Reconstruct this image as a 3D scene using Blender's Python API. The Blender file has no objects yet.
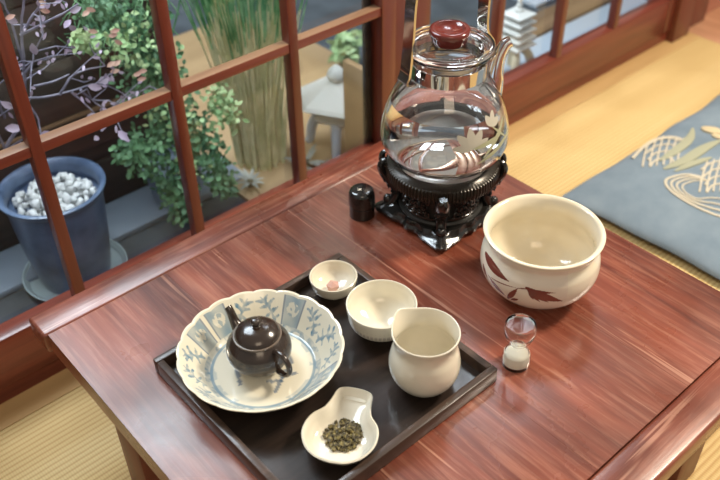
import bpy, bmesh, math, random
from mathutils import Vector, Matrix, noise
random.seed(7)
S = bpy.context.scene
C = S.collection
PI = math.pi
T = 0.22            # table top height
YW = 0.113          # plane of the window wall

# ------------------------------------------------------------ helpers
def tag(o, label=None, cat=None, group=None, kind=None):
    if label: o['label'] = label
    if cat: o['category'] = cat
    if group: o['group'] = group
    if kind: o['kind'] = kind
    return o

def empty(name, loc, label, cat, group=None, rz=0):
    o = bpy.data.objects.new(name, None); C.objects.link(o)
    o.location = loc; o.rotation_euler = (0, 0, rz); o.empty_display_size = .02
    return tag(o, label, cat, group)

def obj(name, bm, mat, parent=None, loc=(0, 0, 0), rz=0, smooth=True, ang=38):
    bmesh.ops.recalc_face_normals(bm, faces=bm.faces)
    if smooth:
        for f in bm.faces: f.smooth = True
        lim = math.radians(ang)
        for e in bm.edges:
            if len(e.link_faces) == 2 and e.calc_face_angle(0) > lim: e.smooth = False
    me = bpy.data.meshes.new(name); bm.to_mesh(me); bm.free()
    for m in (mat if isinstance(mat, (list, tuple)) else [mat]): me.materials.append(m)
    o = bpy.data.objects.new(name, me); C.objects.link(o)
    o.location = loc; o.rotation_euler = (0, 0, rz)
    if parent: o.parent = parent
    return o

def B(): return bmesh.new()

def box(bm, x0, x1, y0, y1, z0, z1, bev=0, seg=2):
    r = bmesh.ops.create_cube(bm, size=1)
    vs = r['verts']
    for v in vs:
        v.co = Vector(((x0 + x1) / 2 + v.co.x * (x1 - x0), (y0 + y1) / 2 + v.co.y * (y1 - y0), (z0 + z1) / 2 + v.co.z * (z1 - z0)))
    if bev:
        es = list({e for v in vs for e in v.link_edges})
        bmesh.ops.bevel(bm, geom=es, offset=bev, segments=seg, profile=.5, affect='EDGES')
    return vs

def lathe(bm, prof, seg=64, c=(0, 0), fn=None):
    """prof: list of (r, z); fn(r, z, ang, i) -> r, z"""
    rings = []
    for i, (r, z) in enumerate(prof):
        if r < 1e-6:
            rings.append([bm.verts.new((c[0], c[1], z))]); continue
        ring = []
        for k in range(seg):
            a = 2 * PI * k / seg
            rr, zz = fn(r, z, a, i) if fn else (r, z)
            ring.append(bm.verts.new((c[0] + rr * math.cos(a), c[1] + rr * math.sin(a), zz)))
        rings.append(ring)
    for a, b in zip(rings, rings[1:]):
        for k in range(seg):
            k2 = (k + 1) % seg
            if len(a) == 1 and len(b) == 1: continue
            if len(a) == 1: bm.faces.new((a[0], b[k], b[k2]))
            elif len(b) == 1: bm.faces.new((a[k], b[0], a[k2]))
            else: bm.faces.new((a[k], b[k], b[k2], a[k2]))
    return rings

def spline(pts, n=8):
    """Catmull-Rom through tuples of any length"""
    P = [pts[0]] + list(pts) + [pts[-1]]; out = []
    for i in range(1, len(P) - 2):
        for k in range(n):
            t = k / n
            out.append(tuple(.5 * ((2 * b) + (-a + c) * t + (2 * a - 5 * b + 4 * c - d) * t * t + (-a + 3 * b - 3 * c + d) * t ** 3)
                             for a, b, c, d in zip(P[i - 1], P[i], P[i + 1], P[i + 2])))
    out.append(tuple(pts[-1]))
    return out

def tube(bm, pts, rad, seg=8, cap=True, flat=1.0, mi=0):
    """rad: number or list; flat squashes the section along its second axis"""
    pts = [Vector(p) for p in pts]; n = len(pts)
    if not isinstance(rad, (list, tuple)): rad = [rad] * n
    rings = []; up = None
    for i, p in enumerate(pts):
        d = (pts[min(i + 1, n - 1)] - pts[max(i - 1, 0)])
        d = d.normalized() if d.length > 1e-9 else Vector((0, 0, 1))
        if up is None:
            up = Vector((0, 0, 1)) if abs(d.z) < .9 else Vector((1, 0, 0))
        u = (up - d * up.dot(d))
        u = u.normalized() if u.length > 1e-6 else d.orthogonal().normalized()
        up = u; w = d.cross(u)
        rings.append([bm.verts.new(p + (u * math.cos(2 * PI * k / seg) * flat + w * math.sin(2 * PI * k / seg)) * rad[i]) for k in range(seg)])
    for a, b in zip(rings, rings[1:]):
        for k in range(seg):
            f = bm.faces.new((a[k], a[(k + 1) % seg], b[(k + 1) % seg], b[k])); f.material_index = mi
    if cap:
        for r in (rings[0], rings[-1]):
            f = bm.faces.new(r); f.material_index = mi
    return rings

def prism(bm, outline, z0, z1):
    a = [bm.verts.new((x, y, z0)) for x, y in outline]; b = [bm.verts.new((x, y, z1)) for x, y in outline]
    bm.faces.new(a); bm.faces.new(b)
    for k in range(len(a)):
        k2 = (k + 1) % len(a); bm.faces.new((a[k], a[k2], b[k2], b[k]))
    return a, b

def ball(bm, c, r, sub=2, sc=(1, 1, 1), rough=0):
    g = bmesh.ops.create_icosphere(bm, subdivisions=sub, radius=1)
    s = random.random() * 50
    for v in g['verts']:
        k = 1 + (noise.noise(v.co * 1.6 + Vector((s, s, s))) * rough if rough else 0)
        v.co = Vector((c[0] + v.co.x * r * sc[0] * k, c[1] + v.co.y * r * sc[1] * k, c[2] + v.co.z * r * sc[2] * k))
    return g['verts']

def leaf(bm, p, d, ln, wd, n=None, curl=.15, mi=0):
    """a pointed oval blade with a fold, thin but curved"""
    p = Vector(p); d = Vector(d).normalized()
    n = Vector(n) if n else Vector((random.uniform(-1, 1), random.uniform(-1, 1), random.uniform(.1, 1)))
    s = d.cross(n)
    s = s.normalized() if s.length > 1e-5 else d.orthogonal().normalized()
    n = s.cross(d).normalized()
    prev = None
    for t, w in ((0, .08), (.25, .8), (.55, 1), (.8, .62), (1, .04)):
        c = p + d * ln * t - n * curl * ln * t * t
        cur = [bm.verts.new(c - s * wd * w / 2 + n * wd * .12 * w), bm.verts.new(c), bm.verts.new(c + s * wd * w / 2 + n * wd * .12 * w)]
        if prev:
            for k in (0, 1):
                f = bm.faces.new((prev[k], prev[k + 1], cur[k + 1], cur[k])); f.material_index = mi
        prev = cur

# ------------------------------------------------------------ materials
def mat(name, col=(.5, .5, .5), rough=.5, metal=0, coat=0, coat_rough=.1, spec=.5, trans=0, ior=1.45, emit=None):
    m = bpy.data.materials.new(name); m.use_nodes = True
    b = m.node_tree.nodes['Principled BSDF']
    b.inputs['Base Color'].default_value = (*col, 1); b.inputs['Roughness'].default_value = rough
    b.inputs['Metallic'].default_value = metal; b.inputs['Coat Weight'].default_value = coat
    b.inputs['Coat Roughness'].default_value = coat_rough; b.inputs['Specular IOR Level'].default_value = spec
    b.inputs['Transmission Weight'].default_value = trans; b.inputs['IOR'].default_value = ior
    return m

class N:
    def __init__(s, m): s.t = m.node_tree; s.b = s.t.nodes['Principled BSDF']
    def n(s, ty, **kw):
        x = s.t.nodes.new(ty)
        for k, v in kw.items():
            if k in x.inputs: x.inputs[k].default_value = v
            else: setattr(x, k, v)
        return x
    def l(s, a, b): s.t.links.new(a, b)
    def coord(s, scale=(1, 1, 1), rot=(0, 0, 0), kind='Object', loc=(0, 0, 0)):
        tc = s.n('ShaderNodeTexCoord'); mp = s.n('ShaderNodeMapping')
        mp.inputs['Scale'].default_value = scale; mp.inputs['Rotation'].default_value = rot; mp.inputs['Location'].default_value = loc
        s.l(tc.outputs[kind], mp.inputs['Vector']); return mp.outputs['Vector']
    def noise(s, vec, scale=5, detail=4, rough=.5, dist=0):
        x = s.n('ShaderNodeTexNoise'); x.inputs['Scale'].default_value = scale; x.inputs['Detail'].default_value = detail
        x.inputs['Roughness'].default_value = rough; x.inputs['Distortion'].default_value = dist
        s.l(vec, x.inputs['Vector']); return x.outputs['Fac']
    def ramp(s, fac, stops, interp='LINEAR'):
        r = s.n('ShaderNodeValToRGB'); r.color_ramp.interpolation = interp; e = r.color_ramp.elements
        while len(e) < len(stops): e.new(.5)
        for el, (p, c) in zip(e, stops):
            el.position = p; el.color = (*c, 1) if len(c) == 3 else c
        s.l(fac, r.inputs['Fac']); return r.outputs['Color']
    def mix(s, a, b, fac, mode='MIX'):
        x = s.n('ShaderNodeMix', data_type='RGBA', blend_type=mode)
        for src, i in ((a, 6), (b, 7), (fac, 0)):
            if isinstance(src, (int, float)): x.inputs[i].default_value = src
            elif isinstance(src, tuple): x.inputs[i].default_value = (*src, 1)
            else: s.l(src, x.inputs[i])
        return x.outputs[2]
    def bump(s, h, strength=.3, dist=.001):
        x = s.n('ShaderNodeBump'); x.inputs['Strength'].default_value = strength; x.inputs['Distance'].default_value = dist
        s.l(h, x.inputs['Height']); s.l(x.outputs['Normal'], s.b.inputs['Normal'])
    def color(s, c): s.l(c, s.b.inputs['Base Color'])

def table_wood(name, grain, along='Y'):
    m = mat(name, rough=.3, coat=.35, coat_rough=.22); k = N(m)
    sc = (1, .055, 1) if along == 'Y' else (.055, 1, 1)
    v = k.coord(scale=sc, loc=(3.1 * grain, 1.7 * grain, 0))
    wide = k.noise(v, 30, 6, .65, .6); fine = k.noise(v, 190, 4, .65, .3)
    base = k.ramp(wide, [(.28, (.075, .017, .011)), (.45, (.165, .039, .021)), (.6, (.24, .063, .035)), (.78, (.32, .110, .062))])
    streak = k.ramp(fine, [(.48, (0, 0, 0)), (.66, (1, 1, 1))])
    base = k.mix(base, (.42, .18, .115), k.mix((0, 0, 0), streak, .42))
    # a few pale worn scratches with a shape of their own
    v2 = k.coord(scale=(1, .035, 1) if along == 'Y' else (.035, 1, 1), loc=(.7 * grain, 0, 0))
    s2 = k.ramp(k.noise(v2, 75, 2, .5, .9), [(.65, (0, 0, 0)), (.69, (.55, .55, .55))])
    base = k.mix(base, (.55, .28, .19), s2)
    dk = k.ramp(k.noise(k.coord(scale=(1, .4, 1)), 9, 3, .6), [(.36, (.6, .6, .6)), (.55, (1, 1, 1))])
    base = k.mix(base, dk, 1.0, 'MULTIPLY')
    k.color(base)
    r = k.ramp(k.noise(k.coord(), 11, 4, .6), [(.3, (.2, .2, .2)), (.7, (.42, .42, .42))])
    k.l(r, k.b.inputs['Roughness'])
    k.bump(fine, .25, .0006)
    return m

def plain_wood(name, dark, light, axis='X', scale=40, rough=.4, coat=0, bump=.2):
    m = mat(name, rough=rough, coat=coat); k = N(m)
    sc = {'X': (.06, 1, 1), 'Y': (1, .06, 1), 'Z': (1, 1, .06)}[axis]
    v = k.coord(scale=sc); f = k.noise(v, scale, 5, .6, .5)
    k.color(k.ramp(f, [(.3, dark), (.7, light)])); k.bump(f, bump, .0005)
    return m

def ceramic(name, col, rough=.12, var=.06, attr=False):
    m = mat(name, col, rough=rough, coat=.4, coat_rough=.06); k = N(m)
    if attr:
        a = k.n('ShaderNodeAttribute'); a.attribute_name = 'paint'; k.color(a.outputs['Color'])
    else:
        f = k.noise(k.coord(), 40, 3)
        k.color(k.ramp(f, [(.3, tuple(c * (1 - var) for c in col)), (.7, col)]))
    return m

M = {}
M['frame_red'] = plain_wood('red_lacquered_wood', (.105, .021, .013), (.195, .045, .026), 'X', 60, .33, .3)
M['frame_red_z'] = plain_wood('red_lacquered_upright', (.10, .020, .012), (.185, .042, .024), 'Z', 60, .33, .3)
M['pale_top'] = plain_wood('pale_tan_rail_top', (.17, .085, .045), (.27, .15, .08), 'X', 60, .5)
M['table_y'] = table_wood('table_boards', 1, 'Y')
M['table_x'] = table_wood('table_end_board', 2, 'X')
M['leg'] = plain_wood('leg_wood', (.10, .025, .015), (.19, .05, .03), 'Z', 50, .4)
M['tray'] = plain_wood('dark_tray_wood', (.012, .008, .007), (.035, .022, .017), 'X', 60, .28, .3)
M['tray_rim'] = plain_wood('worn_tray_rim', (.04, .026, .02), (.09, .055, .04), 'X', 70, .35, .2)
M['white'] = ceramic('white_porcelain', (.77, .71, .58))
M['cream'] = ceramic('cream_glaze', (.78, .69, .52))
M['paint'] = ceramic('painted_porcelain', (1, 1, 1), attr=True)
M['black'] = mat('black_cast_lacquer', (.012, .011, .010), rough=.16, coat=.6, coat_rough=.08)
M['black_soft'] = mat('black_matt_iron', (.02, .019, .017), rough=.38)
M['tea'] = mat('dark_clay', (.030, .019, .014), rough=.22, coat=.5, coat_rough=.12)
M['lidwood'] = mat('red_brown_knob', (.13, .018, .013), rough=.18, coat=.6, coat_rough=.06)
M['chrome'] = mat('polished_steel', (.62, .58, .54), rough=.08, metal=1)
M['stone_w'] = mat('white_plaster', (.72, .72, .68), rough=.7)
M['bluepot'] = mat('blue_glazed_pot', (.10, .155, .26), rough=.32, coat=.2)
k = N(M['bluepot']); k.color(k.ramp(k.noise(k.coord(), 22, 4), [(.3, (.055, .09, .16)), (.7, (.15, .21, .33))]))
M['saucer'] = mat('pale_blue_glaze', (.42, .52, .54), rough=.3)
M['pebble'] = mat('white_pebble', (.72, .73, .72), rough=.6)
M['sand'] = mat('white_sand', (.85, .80, .66), rough=.9)

M['glass'] = mat('kettle_glass', (1, 1, 1), rough=0.0, trans=1, ior=1.47)
M['tglass'] = mat('thin_timer_glass', (1, 1, 1), rough=0.0, trans=1, ior=1.22)
M['water'] = mat('clear_water', (1, 1, 1), rough=0.0, trans=1, ior=1.33)

def pane_mat():
    m = bpy.data.materials.new('window_glass'); m.use_nodes = True; t = m.node_tree; t.nodes.clear()
    o = t.nodes.new('ShaderNodeOutputMaterial'); mx = t.nodes.new('ShaderNodeMixShader'); g = t.nodes.new('ShaderNodeBsdfGlossy')
    tr = t.nodes.new('ShaderNodeBsdfTransparent'); fr = t.nodes.new('ShaderNodeFresnel')
    fr.inputs['IOR'].default_value = 1.5; g.inputs['Roughness'].default_value = .01; g.inputs['Color'].default_value = (1, 1, 1, 1)
    tr.inputs['Color'].default_value = (.96, .98, .97, 1)
    t.links.new(fr.outputs[0], mx.inputs[0]); t.links.new(tr.outputs[0], mx.inputs[1]); t.links.new(g.outputs[0], mx.inputs[2])
    t.links.new(mx.outputs[0], o.inputs[0]); return m
M['pane'] = pane_mat()

# ------------------------------------------------------------ setting: floor
def tatami():
    m = mat('tatami_rush', rough=.62, spec=.35); k = N(m)
    v = k.coord()
    w = k.n('ShaderNodeTexWave', wave_type='BANDS', bands_direction='Y', wave_profile='SIN'); w.inputs['Scale'].default_value = 40
    w.inputs['Distortion'].default_value = .35; w.inputs['Detail'].default_value = 1; k.l(v, w.inputs['Vector'])
    c = k.n('ShaderNodeTexWave', wave_type='BANDS', bands_direction='X', wave_profile='SIN'); c.inputs['Scale'].default_value = 95
    c.inputs['Distortion'].default_value = .3; k.l(v, c.inputs['Vector'])
    wide = k.noise(k.coord(scale=(.05, 1, 1)), 9, 3, .6)
    a = k.ramp(wide, [(.3, (.60, .42, .18)), (.55, (.68, .50, .23)), (.75, (.74, .58, .30))])
    a = k.mix(a, k.ramp(w.outputs['Fac'], [(0, (.76, .62, .50)), (.5, (1, 1, 1))]), .8, 'MULTIPLY')
    fine = k.mix((0, 0, 0), c.outputs['Color'], .35)
    a = k.mix(a, k.ramp(c.outputs['Fac'], [(0, (.84, .82, .78)), (.5, (1, 1, 1))]), .6, 'MULTIPLY')
    k.color(a)
    k.bump(w.outputs['Fac'], .6, .0012)
    return m
M['tatami'] = tatami()
M['strip'] = plain_wood('pale_wood_strip', (.50, .31, .13), (.64, .42, .19), 'X', 30, .5)
M['floorwood'] = plain_wood('red_brown_floorboard', (.42, .20, .11), (.60, .32, .19), 'Y', 24, .35, .2)

bm = B(); box(bm, -1.3, 1.575, -1.9, .077, -.05, 0)
tag(obj('floor', bm, M['tatami']), 'floor of woven straw tatami matting', 'floor', kind='structure')
bm = B(); box(bm, -1.3, 1.575, .0775, YW + .03, -.05, .001)
tag(obj('trim_1', bm, M['strip']), 'pale plain wood strip between tatami and window wall', 'trim', kind='structure')
bm = B(); box(bm, 1.577, 2.6, -1.9, YW + .03, -.05, -.001)
for i in range(1): pass
tag(obj('trim_2', bm, M['floorwood']), 'red brown floorboards beyond the tatami edge', 'trim', kind='structure')

# ------------------------------------------------------------ setting: window wall
ZB = .106; ZR = .3404; TOP = 1.45; RW = .0085
def window(name, x0, x1, muntins, label):
    fr = B()
    yb = YW + .03
    box(fr, x0, x1, YW, yb, .03, ZB, .0015)                         # bottom board
    box(fr, x0, x1, YW, yb, TOP - .06, TOP, .0015)
    o = obj(name, fr, M['frame_red']); tag(o, label, 'window', kind='structure')
    s = B()
    box(s, x1 - .028, x1, YW - .001, yb, .0301, TOP - .0001, .0015); obj('stile', s, M['frame_red_z'], o)
    s = B()
    box(s, x0, x0 + .038, YW - .001, yb, .0301, TOP - .0001, .0015); obj('stile', s, M['frame_red_z'], o)
    xs = x0 + .036; xe = x1 - .026
    for z in (ZR, ZR + .234, ZR + .468, ZR + .702):
        b = B(); box(b, xs, xe, YW + .0015, YW + .0185, z - .0068, z + .0068, .001); ro = obj('rail', b, [M['frame_red'], M['pale_top']], o)
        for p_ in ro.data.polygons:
            if p_.normal.z > .6: p_.material_index = 1  # upward faces of each rail take the paler tan wood
    for x in muntins:
        b = B(); box(b, x - .0075, x + .0075, YW, YW + .018, ZB - .001, TOP - .055, .0012); obj('muntin', b, M['frame_red_z'], o)
    g = B(); box(g, xs, xe, YW + .0195, YW + .0215, ZB - .002, TOP - .055)
    # single sheet: keep just the room-side face so it reflects once
    for f in [f for f in g.faces if not f.calc_center_median().y < YW + .0196]: pass
    bmesh.ops.delete(g, geom=[f for f in g.faces if f.calc_center_median().y > YW + .0196], context='FACES')
    p = obj('glass_pane', g, M['pane'], o, smooth=False); p['label'] = 'clear window glass'
    return o
window('window_1', -.66, .664, (-.46, -.2762, -.0889, .0985, .2862, .473), 'red wood grid window sash left of the kettle')
window('window_2', .70, 1.50, (.913, 1.095, 1.277), 'red wood grid window sash right of the kettle')
bm = B(); box(bm, .664, .70, YW + .003, YW + .045, .03, TOP, .001)
tag(obj('trim_3', bm, M['frame_red_z']), 'upright wooden post between the two window sashes', 'trim', kind='structure')
bm = B(); box(bm, -.9, 1.5, YW + .006, YW + .07, -.05, .03)
tag(obj('trim_4', bm, M['frame_red']), 'shadowed wooden sill groove under the window sashes', 'trim', kind='structure')
bm = B(); box(bm, 1.50, 1.565, YW - .012, YW + .07, 0, TOP, .003); box(bm, 1.565, 1.66, YW + .004, YW + .07, 0, TOP, .003)
tag(obj('trim_5', bm, M['frame_red_z']), 'stepped red wood corner post at the end of the windows', 'trim', kind='structure')
bm = B(); box(bm, 1.66, 2.6, YW + .02, YW + .07, 0, TOP)
tag(obj('wall_right', bm, plain_wood('pink_brown_panel', (.36, .13, .085), (.46, .20, .13), 'X', 20, .45)), 'red brown wooden panel wall beyond the corner post', 'wall', kind='structure')
bm = B(); box(bm, -.9, 2.6, YW, YW + .07, TOP, TOP + .5)
tag(obj('wall_back', bm, mat('cream_plaster', (.62, .56, .45), .9)), 'plaster wall above the windows', 'wall', kind='structure')

# ------------------------------------------------------------ setting: garden side
def slate():
    m = mat('grey_slate', rough=.6); k = N(m)
    k.color(k.ramp(k.noise(k.coord(), 12, 5), [(.3, (.035, .042, .05)), (.7, (.085, .10, .115))])); return m
M['slate'] = slate()
bm = B(); box(bm, -1.4, 3.2, YW + .07, 2.4, -.06, 0)
tag(obj('trim_6', bm, M['slate']), 'dark grey stone ground behind the window glass', 'ground', kind='structure')
bm = B(); box(bm, -1.0, .50, .315, .409, 0, .012, .003)
kb = mat('blue_grey_stone', (.22, .27, .33), .6); tag(obj('trim_7', bm, kb), 'blue grey stone ledge along the dark fence', 'ledge', kind='structure')
M['fence'] = plain_wood('dark_fence_wood', (.028, .022, .020), (.075, .056, .046), 'X', 30, .6)
bm = B()
for i, z in enumerate((0, .095, .19, .285, .38, .475)):
    box(bm, -1.0, .45, .41 + .003 * (i % 2), .43, z + .001, z + .093, .002)
fe = tag(obj('wooden_fence', bm, M['fence']), 'dark brown horizontal board fence behind the potted plants', 'fence')
bm = B(); box(bm, -1.0, .45, .405, .4095, .1865, .1905)
obj('edge_strip', bm, mat('tan_strip', (.22, .13, .07), .5), fe)
bm = B(); box(bm, .46, .915, .20, .88, .0005, .008, .001)
tag(obj('straw_mat', bm, plain_wood('tan_board', (.34, .22, .11), (.43, .29, .15), 'X', 16, .55)), 'tan board lying under the grass and stone lantern', 'board')
bm = B(); box(bm, -1.4, 3.2, 1.42, 1.47, 0, 1.2)
tag(obj('wall_garden', bm, mat('grey_garden_wall', (.075, .085, .09), .8)), 'dim blue grey garden wall', 'wall', kind='structure')
bm = B(); box(bm, 1.0, 1.64, .188, .312, .0005, .010, .003)
tag(obj('stone_slab', bm, mat('pale_blue_stone', (.42, .50, .58), .6)), 'pale blue white stone slab outside, right of the pagoda', 'slab')
bm = B(); box(bm, .96, 1.9, .315, .390, .0005, .016, .003)
tag(obj('timber_beam', bm, plain_wood('tan_beam', (.20, .12, .06), (.30, .19, .10), 'X', 20, .6)), 'brown timber beam lying behind the pale slab', 'beam')
bm = B(); box(bm, 1.42, 1.95, .42, .62, .0005, .012, .003)
tag(obj('stone_slab', bm, mat('pale_blue_stone_far', (.42, .50, .58), .6)), 'farther pale stone slab outside, behind the timber beam', 'slab')

# ------------------------------------------------------------ table
LX, LY = .6021, .5837
tb = empty('low_table', (.3, -.29, 0), 'low red brown wooden table carrying the tea set and kettle', 'table')
def tbx(name, x0, x1, y0, y1, m, bev=.004):
    b = B(); box(b, x0 - .3, x1 - .3, y0 + .29, y1 + .29, T - .027, T, bev, 3); return obj(name, b, m, tb)
n = 4; ys0, ys1 = -.5412, -.0409
for i in range(n):
    x0 = .005 + (LX - .01) * i / n; x1 = .005 + (LX - .01) * (i + 1) / n
    mm = table_wood('table_board_%s' % 'abcd'[i], 1 + i * 1.37, 'Y')
    b = B(); box(b, x0 - .3, x1 - .3, ys0 + .29, ys1 + .29, T - .027, T, .0002, 1)
    obj('top_board', b, mm, tb)
tbx('end_board', 0, LX, -.0407, 0, M['table_x'])
tbx('end_board', 0, LX, -LY, -.5414, table_wood('table_end_board_near', 5.3, 'X'))
for (x, y) in ((.041, -.16), (.515, -.16), (.041, -.525), (.515, -.525)):
    b = B(); box(b, x - .325, x - .275, y + .265, y + .315, 0.0005, T - .055, .004); obj('leg', b, M['leg'], tb)
b = B(); box(b, .052 - .3, .504 - .3, -.515 + .29, -.17 + .29, T - .052, T - .0275, .002); obj('apron', b, M['leg'], tb)

# ------------------------------------------------------------ tray
tx0, tx1, ty0, ty1 = .064, .3125, -.409, -.165
tcx, tcy = (tx0 + tx1) / 2, (ty0 + ty1) / 2; hx, hy = (tx1 - tx0) / 2, (ty1 - ty0) / 2
tr = empty('serving_tray', (tcx, tcy, T), 'square dark wooden tray holding the tea cups and plate', 'tray')
b = B(); box(b, -hx + .002, hx - .002, -hy + .002, hy - .002, .0003, .006); obj('tray_base', b, M['tray'], tr)
for (a0, a1, b0, b1) in ((-hx, hx, hy - .008, hy), (-hx, hx, -hy, -hy + .008), (-hx, -hx + .008, -hy + .0081, hy - .0081), (hx - .008, hx, -hy + .0081, hy - .0081)):
    b = B(); box(b, a0, a1, b0, b1, .0003, .019, .0012); obj('side', b, M['tray_rim'], tr)
ZT = T + .0063

# ------------------------------------------------------------ painted porcelain
def paint_grid(name, rows, seg, fn_pos, fn_col, m, parent=None, loc=(0, 0, 0), rz=0, close=True):
    """grid of verts (row i, angle k) with a painted colour per vertex"""
    me = bpy.data.meshes.new(name); vs = []; cols = []; fs = []
    for i in range(rows):
        for q in range(seg):
            a = 2 * PI * q / seg
            vs.append(fn_pos(i, a)); cols.append(fn_col(i, a))
    for i in range(rows - 1):
        for q in range(seg):
            q2 = (q + 1) % seg
            fs.append((i * seg + q, i * seg + q2, (i + 1) * seg + q2, (i + 1) * seg + q))
    me.from_pydata(vs, [], fs); me.update()
    at = me.color_attributes.new('paint', 'FLOAT_COLOR', 'POINT')
    for i, c in enumerate(cols): at.data[i].color = (*c, 1)
    for p in me.polygons: p.use_smooth = True
    me.materials.append(m); o = bpy.data.objects.new(name, me); C.objects.link(o)
    o.location = loc; o.rotation_euler = (0, 0, rz)
    if parent: o.parent = parent
    return o

def lerp3(a, b, t): return tuple(x + (y - x) * t for x, y in zip(a, b))
def sstep(a, b, x):
    t = max(0, min(1, (x - a) / (b - a))); return t * t * (3 - 2 * t)

CW = (.71, .66, .53); CB = (.11, .22, .31); CB2 = (.04, .10, .20)
def segdist(px, py, ax, ay, bx, by):
    dx, dy = bx - ax, by - ay; L = dx * dx + dy * dy
    t = max(0, min(1, ((px - ax) * dx + (py - ay) * dy) / L)) if L else 0
    return math.hypot(px - ax - t * dx, py - ay - t * dy), t

# branch motif strokes in panel coordinates u,v in -1..1
motif = []
for (ax, ay, bx, by, w) in ((-.6, -.8, 0, .1, .09), (0, .1, .55, .75, .08), (-.25, -.3, -.75, .1, .10), (-.25, -.3, .2, -.65, .10),
                            (0, .1, -.4, .65, .11), (0, .1, .6, .0, .11), (.3, .42, .05, .85, .11), (.3, .42, .85, .5, .11), (-.5, -.6, -.9, -.45, .10)):
    motif.append((ax, ay, bx, by, w))

inner = spline([(0, .0042), (.03, .0040), (.050, .0042), (.0555, .0058), (.0620, .0125), (.0690, .0215), (.0755, .0295), (.0800, .0345)], 12)
outer = spline([(.0805, .0345), (.0822, .0350), (.0822, .0335), (.0775, .0280), (.0705, .0185), (.0630, .0090), (.055, .0032), (.0505, .0028), (.050, .0002), (.046, .0002), (.0455, .002), (.0, .002)], 8)
prof = inner + outer[1:]
ni = len(inner)
def plate_pos(i, a):
    r, z = prof[i]; f = sstep(.045, .078, r); lob = abs(math.cos(a * 10)) ** .7
    rr = r * (1 + .017 * (lob - .5) * f); zz = z + .0012 * (lob - .5) * f
    return (rr * math.cos(a), rr * math.sin(a), zz)
def plate_col(i, a):
    r, z = prof[i]; n = noise.noise(Vector((math.cos(a) * r * 90, math.sin(a) * r * 90, 1.3))); n2 = noise.noise(Vector((math.cos(a) * r * 260, math.sin(a) * r * 260, 4)))
    c = CW
    if i >= ni:                                   # outside: faint blue marks under the rim
        if .055 < r < .079 and n > .25: c = lerp3(c, CB, .35)
        return c
    if r < .0535:
        if r > .0505: c = lerp3(c, CB, .75 + .2 * n)
        elif r > .0475 and n > .1: c = lerp3(c, CB, .35)
        # small sprig in the well
        x, y = math.cos(a) * r, math.sin(a) * r
        for (ax, ay, bx, by) in ((-.018, -.03, .01, -.022), (-.004, -.026, -.012, -.016), (.0, -.024, .012, -.032), (.02, -.02, .03, -.008), (-.03, .005, -.018, .02)):
            d, t = segdist(x, y, ax, ay, bx, by)
            if d < .0019: c = lerp3(c, CB2, .7)
        return c
    if r < .0585: return lerp3(c, CB, .45 + .5 * n2 if n > -.15 else .12)
    if r < .0785:
        sec = a / (2 * PI) * 16; k = int(sec) % 16; u = (sec - int(sec)) * 2 - 1; v = (r - .0585) / .0205 * 2 - 1
        if k % 4 == 0 or k % 8 == 3:                            # washed blue panel with reserved flowers
            if abs(u) < .86:
                c = lerp3(c, CB, .62 + .35 * n)
                if (u * .9) ** 2 + (v - .1) ** 2 < .22: c = lerp3(CW, CB, .15 + (.5 if n2 > .1 else 0))
                if abs(abs(u) - .80) < .07: c = lerp3(CW, CB2, .7)
        else:                                     # white panel with a blue sprig
            uu = u if k % 2 else -u
            for (ax, ay, bx, by, w) in motif:
                d, t = segdist(uu * .8, v * .85, ax * .8, ay * .8, bx * .8, by * .8)
                if d < w * (1.15 - .6 * t) * (1 + .8 * n2): c = lerp3(c, CB, .62 + .5 * n2); break
    return c
pl = paint_grid('plate', len(prof), 720, plate_pos, plate_col, M['paint'], None, (.1445, -.2435, ZT), rz=.25)
# weld centre by tiny radius: rows with r=0 are fine as collapsed rings
tag(pl, 'large scalloped white plate painted blue, holding the small teapot', 'plate')

# ------------------------------------------------------------ teapot
tp = empty('teapot', (.1455, -.2385, ZT + .0042), 'small round dark brown teapot standing on the blue painted plate', 'teapot', rz=math.radians(90))
b = B()
lathe(b, spline([(0, .0012), (.014, .001), (.0165, .0003), (.0172, .0012), (.018, .003), (.026, .0085), (.0318, .017), (.0328, .024), (.031, .031), (.0265, .0365), (.0232, .0395)], 5) + [(.0215, .0400), (.0205, .0385), (.020, .034), (0, .030)], 64)
obj('body', b, M['tea'], tp)
b = B(); lathe(b, [(.0212, .0395), (.0238, .0395), (.0243, .0405), (.0240, .0417), (.0212, .0420)], 64); 
o = obj('rim_ring', b, mat('worn_clay_rim', (.16, .12, .09), .3), tp); o['label'] = 'paler worn ring around the lid seat'
b = B(); lathe(b, spline([(0, .0402), (.0225, .0404), (.0228, .0416), (.0205, .0455), (.014, .0497), (.007, .0515), (.004, .0520), (.0035, .0535), (.0048, .0555), (.0050, .0575), (.0032, .0595), (0, .0600)], 5), 56)
obj('lid', b, M['tea'], tp)
b = B(); P = spline([(.026, 0, .021, .0085), (.033, 0, .026, .0068), (.0395, 0, .033, .0050), (.044, 0, .0415, .0042), (.0475, 0, .0445, .0040)], 5)
tube(b, [p[:3] for p in P], [p[3] for p in P], 18); obj('spout', b, M['tea'], tp)
b = B(); P = spline([(-.0255, 0, .034, .0036), (-.032, 0, .0385, .0032), (-.0410, 0, .0385, .0032), (-.0475, 0, .032, .0032), (-.0475, 0, .023, .003), (-.041, 0, .0155, .003), (-.030, 0, .0125, .0034)], 6)
tube(b, [p[:3] for p in P], [p[3] for p in P], 14, flat=.8); obj('handle', b, M['tea'], tp)
tp.rotation_euler.z = math.radians(92); tp.scale = (1, 1, 1.07)

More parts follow.
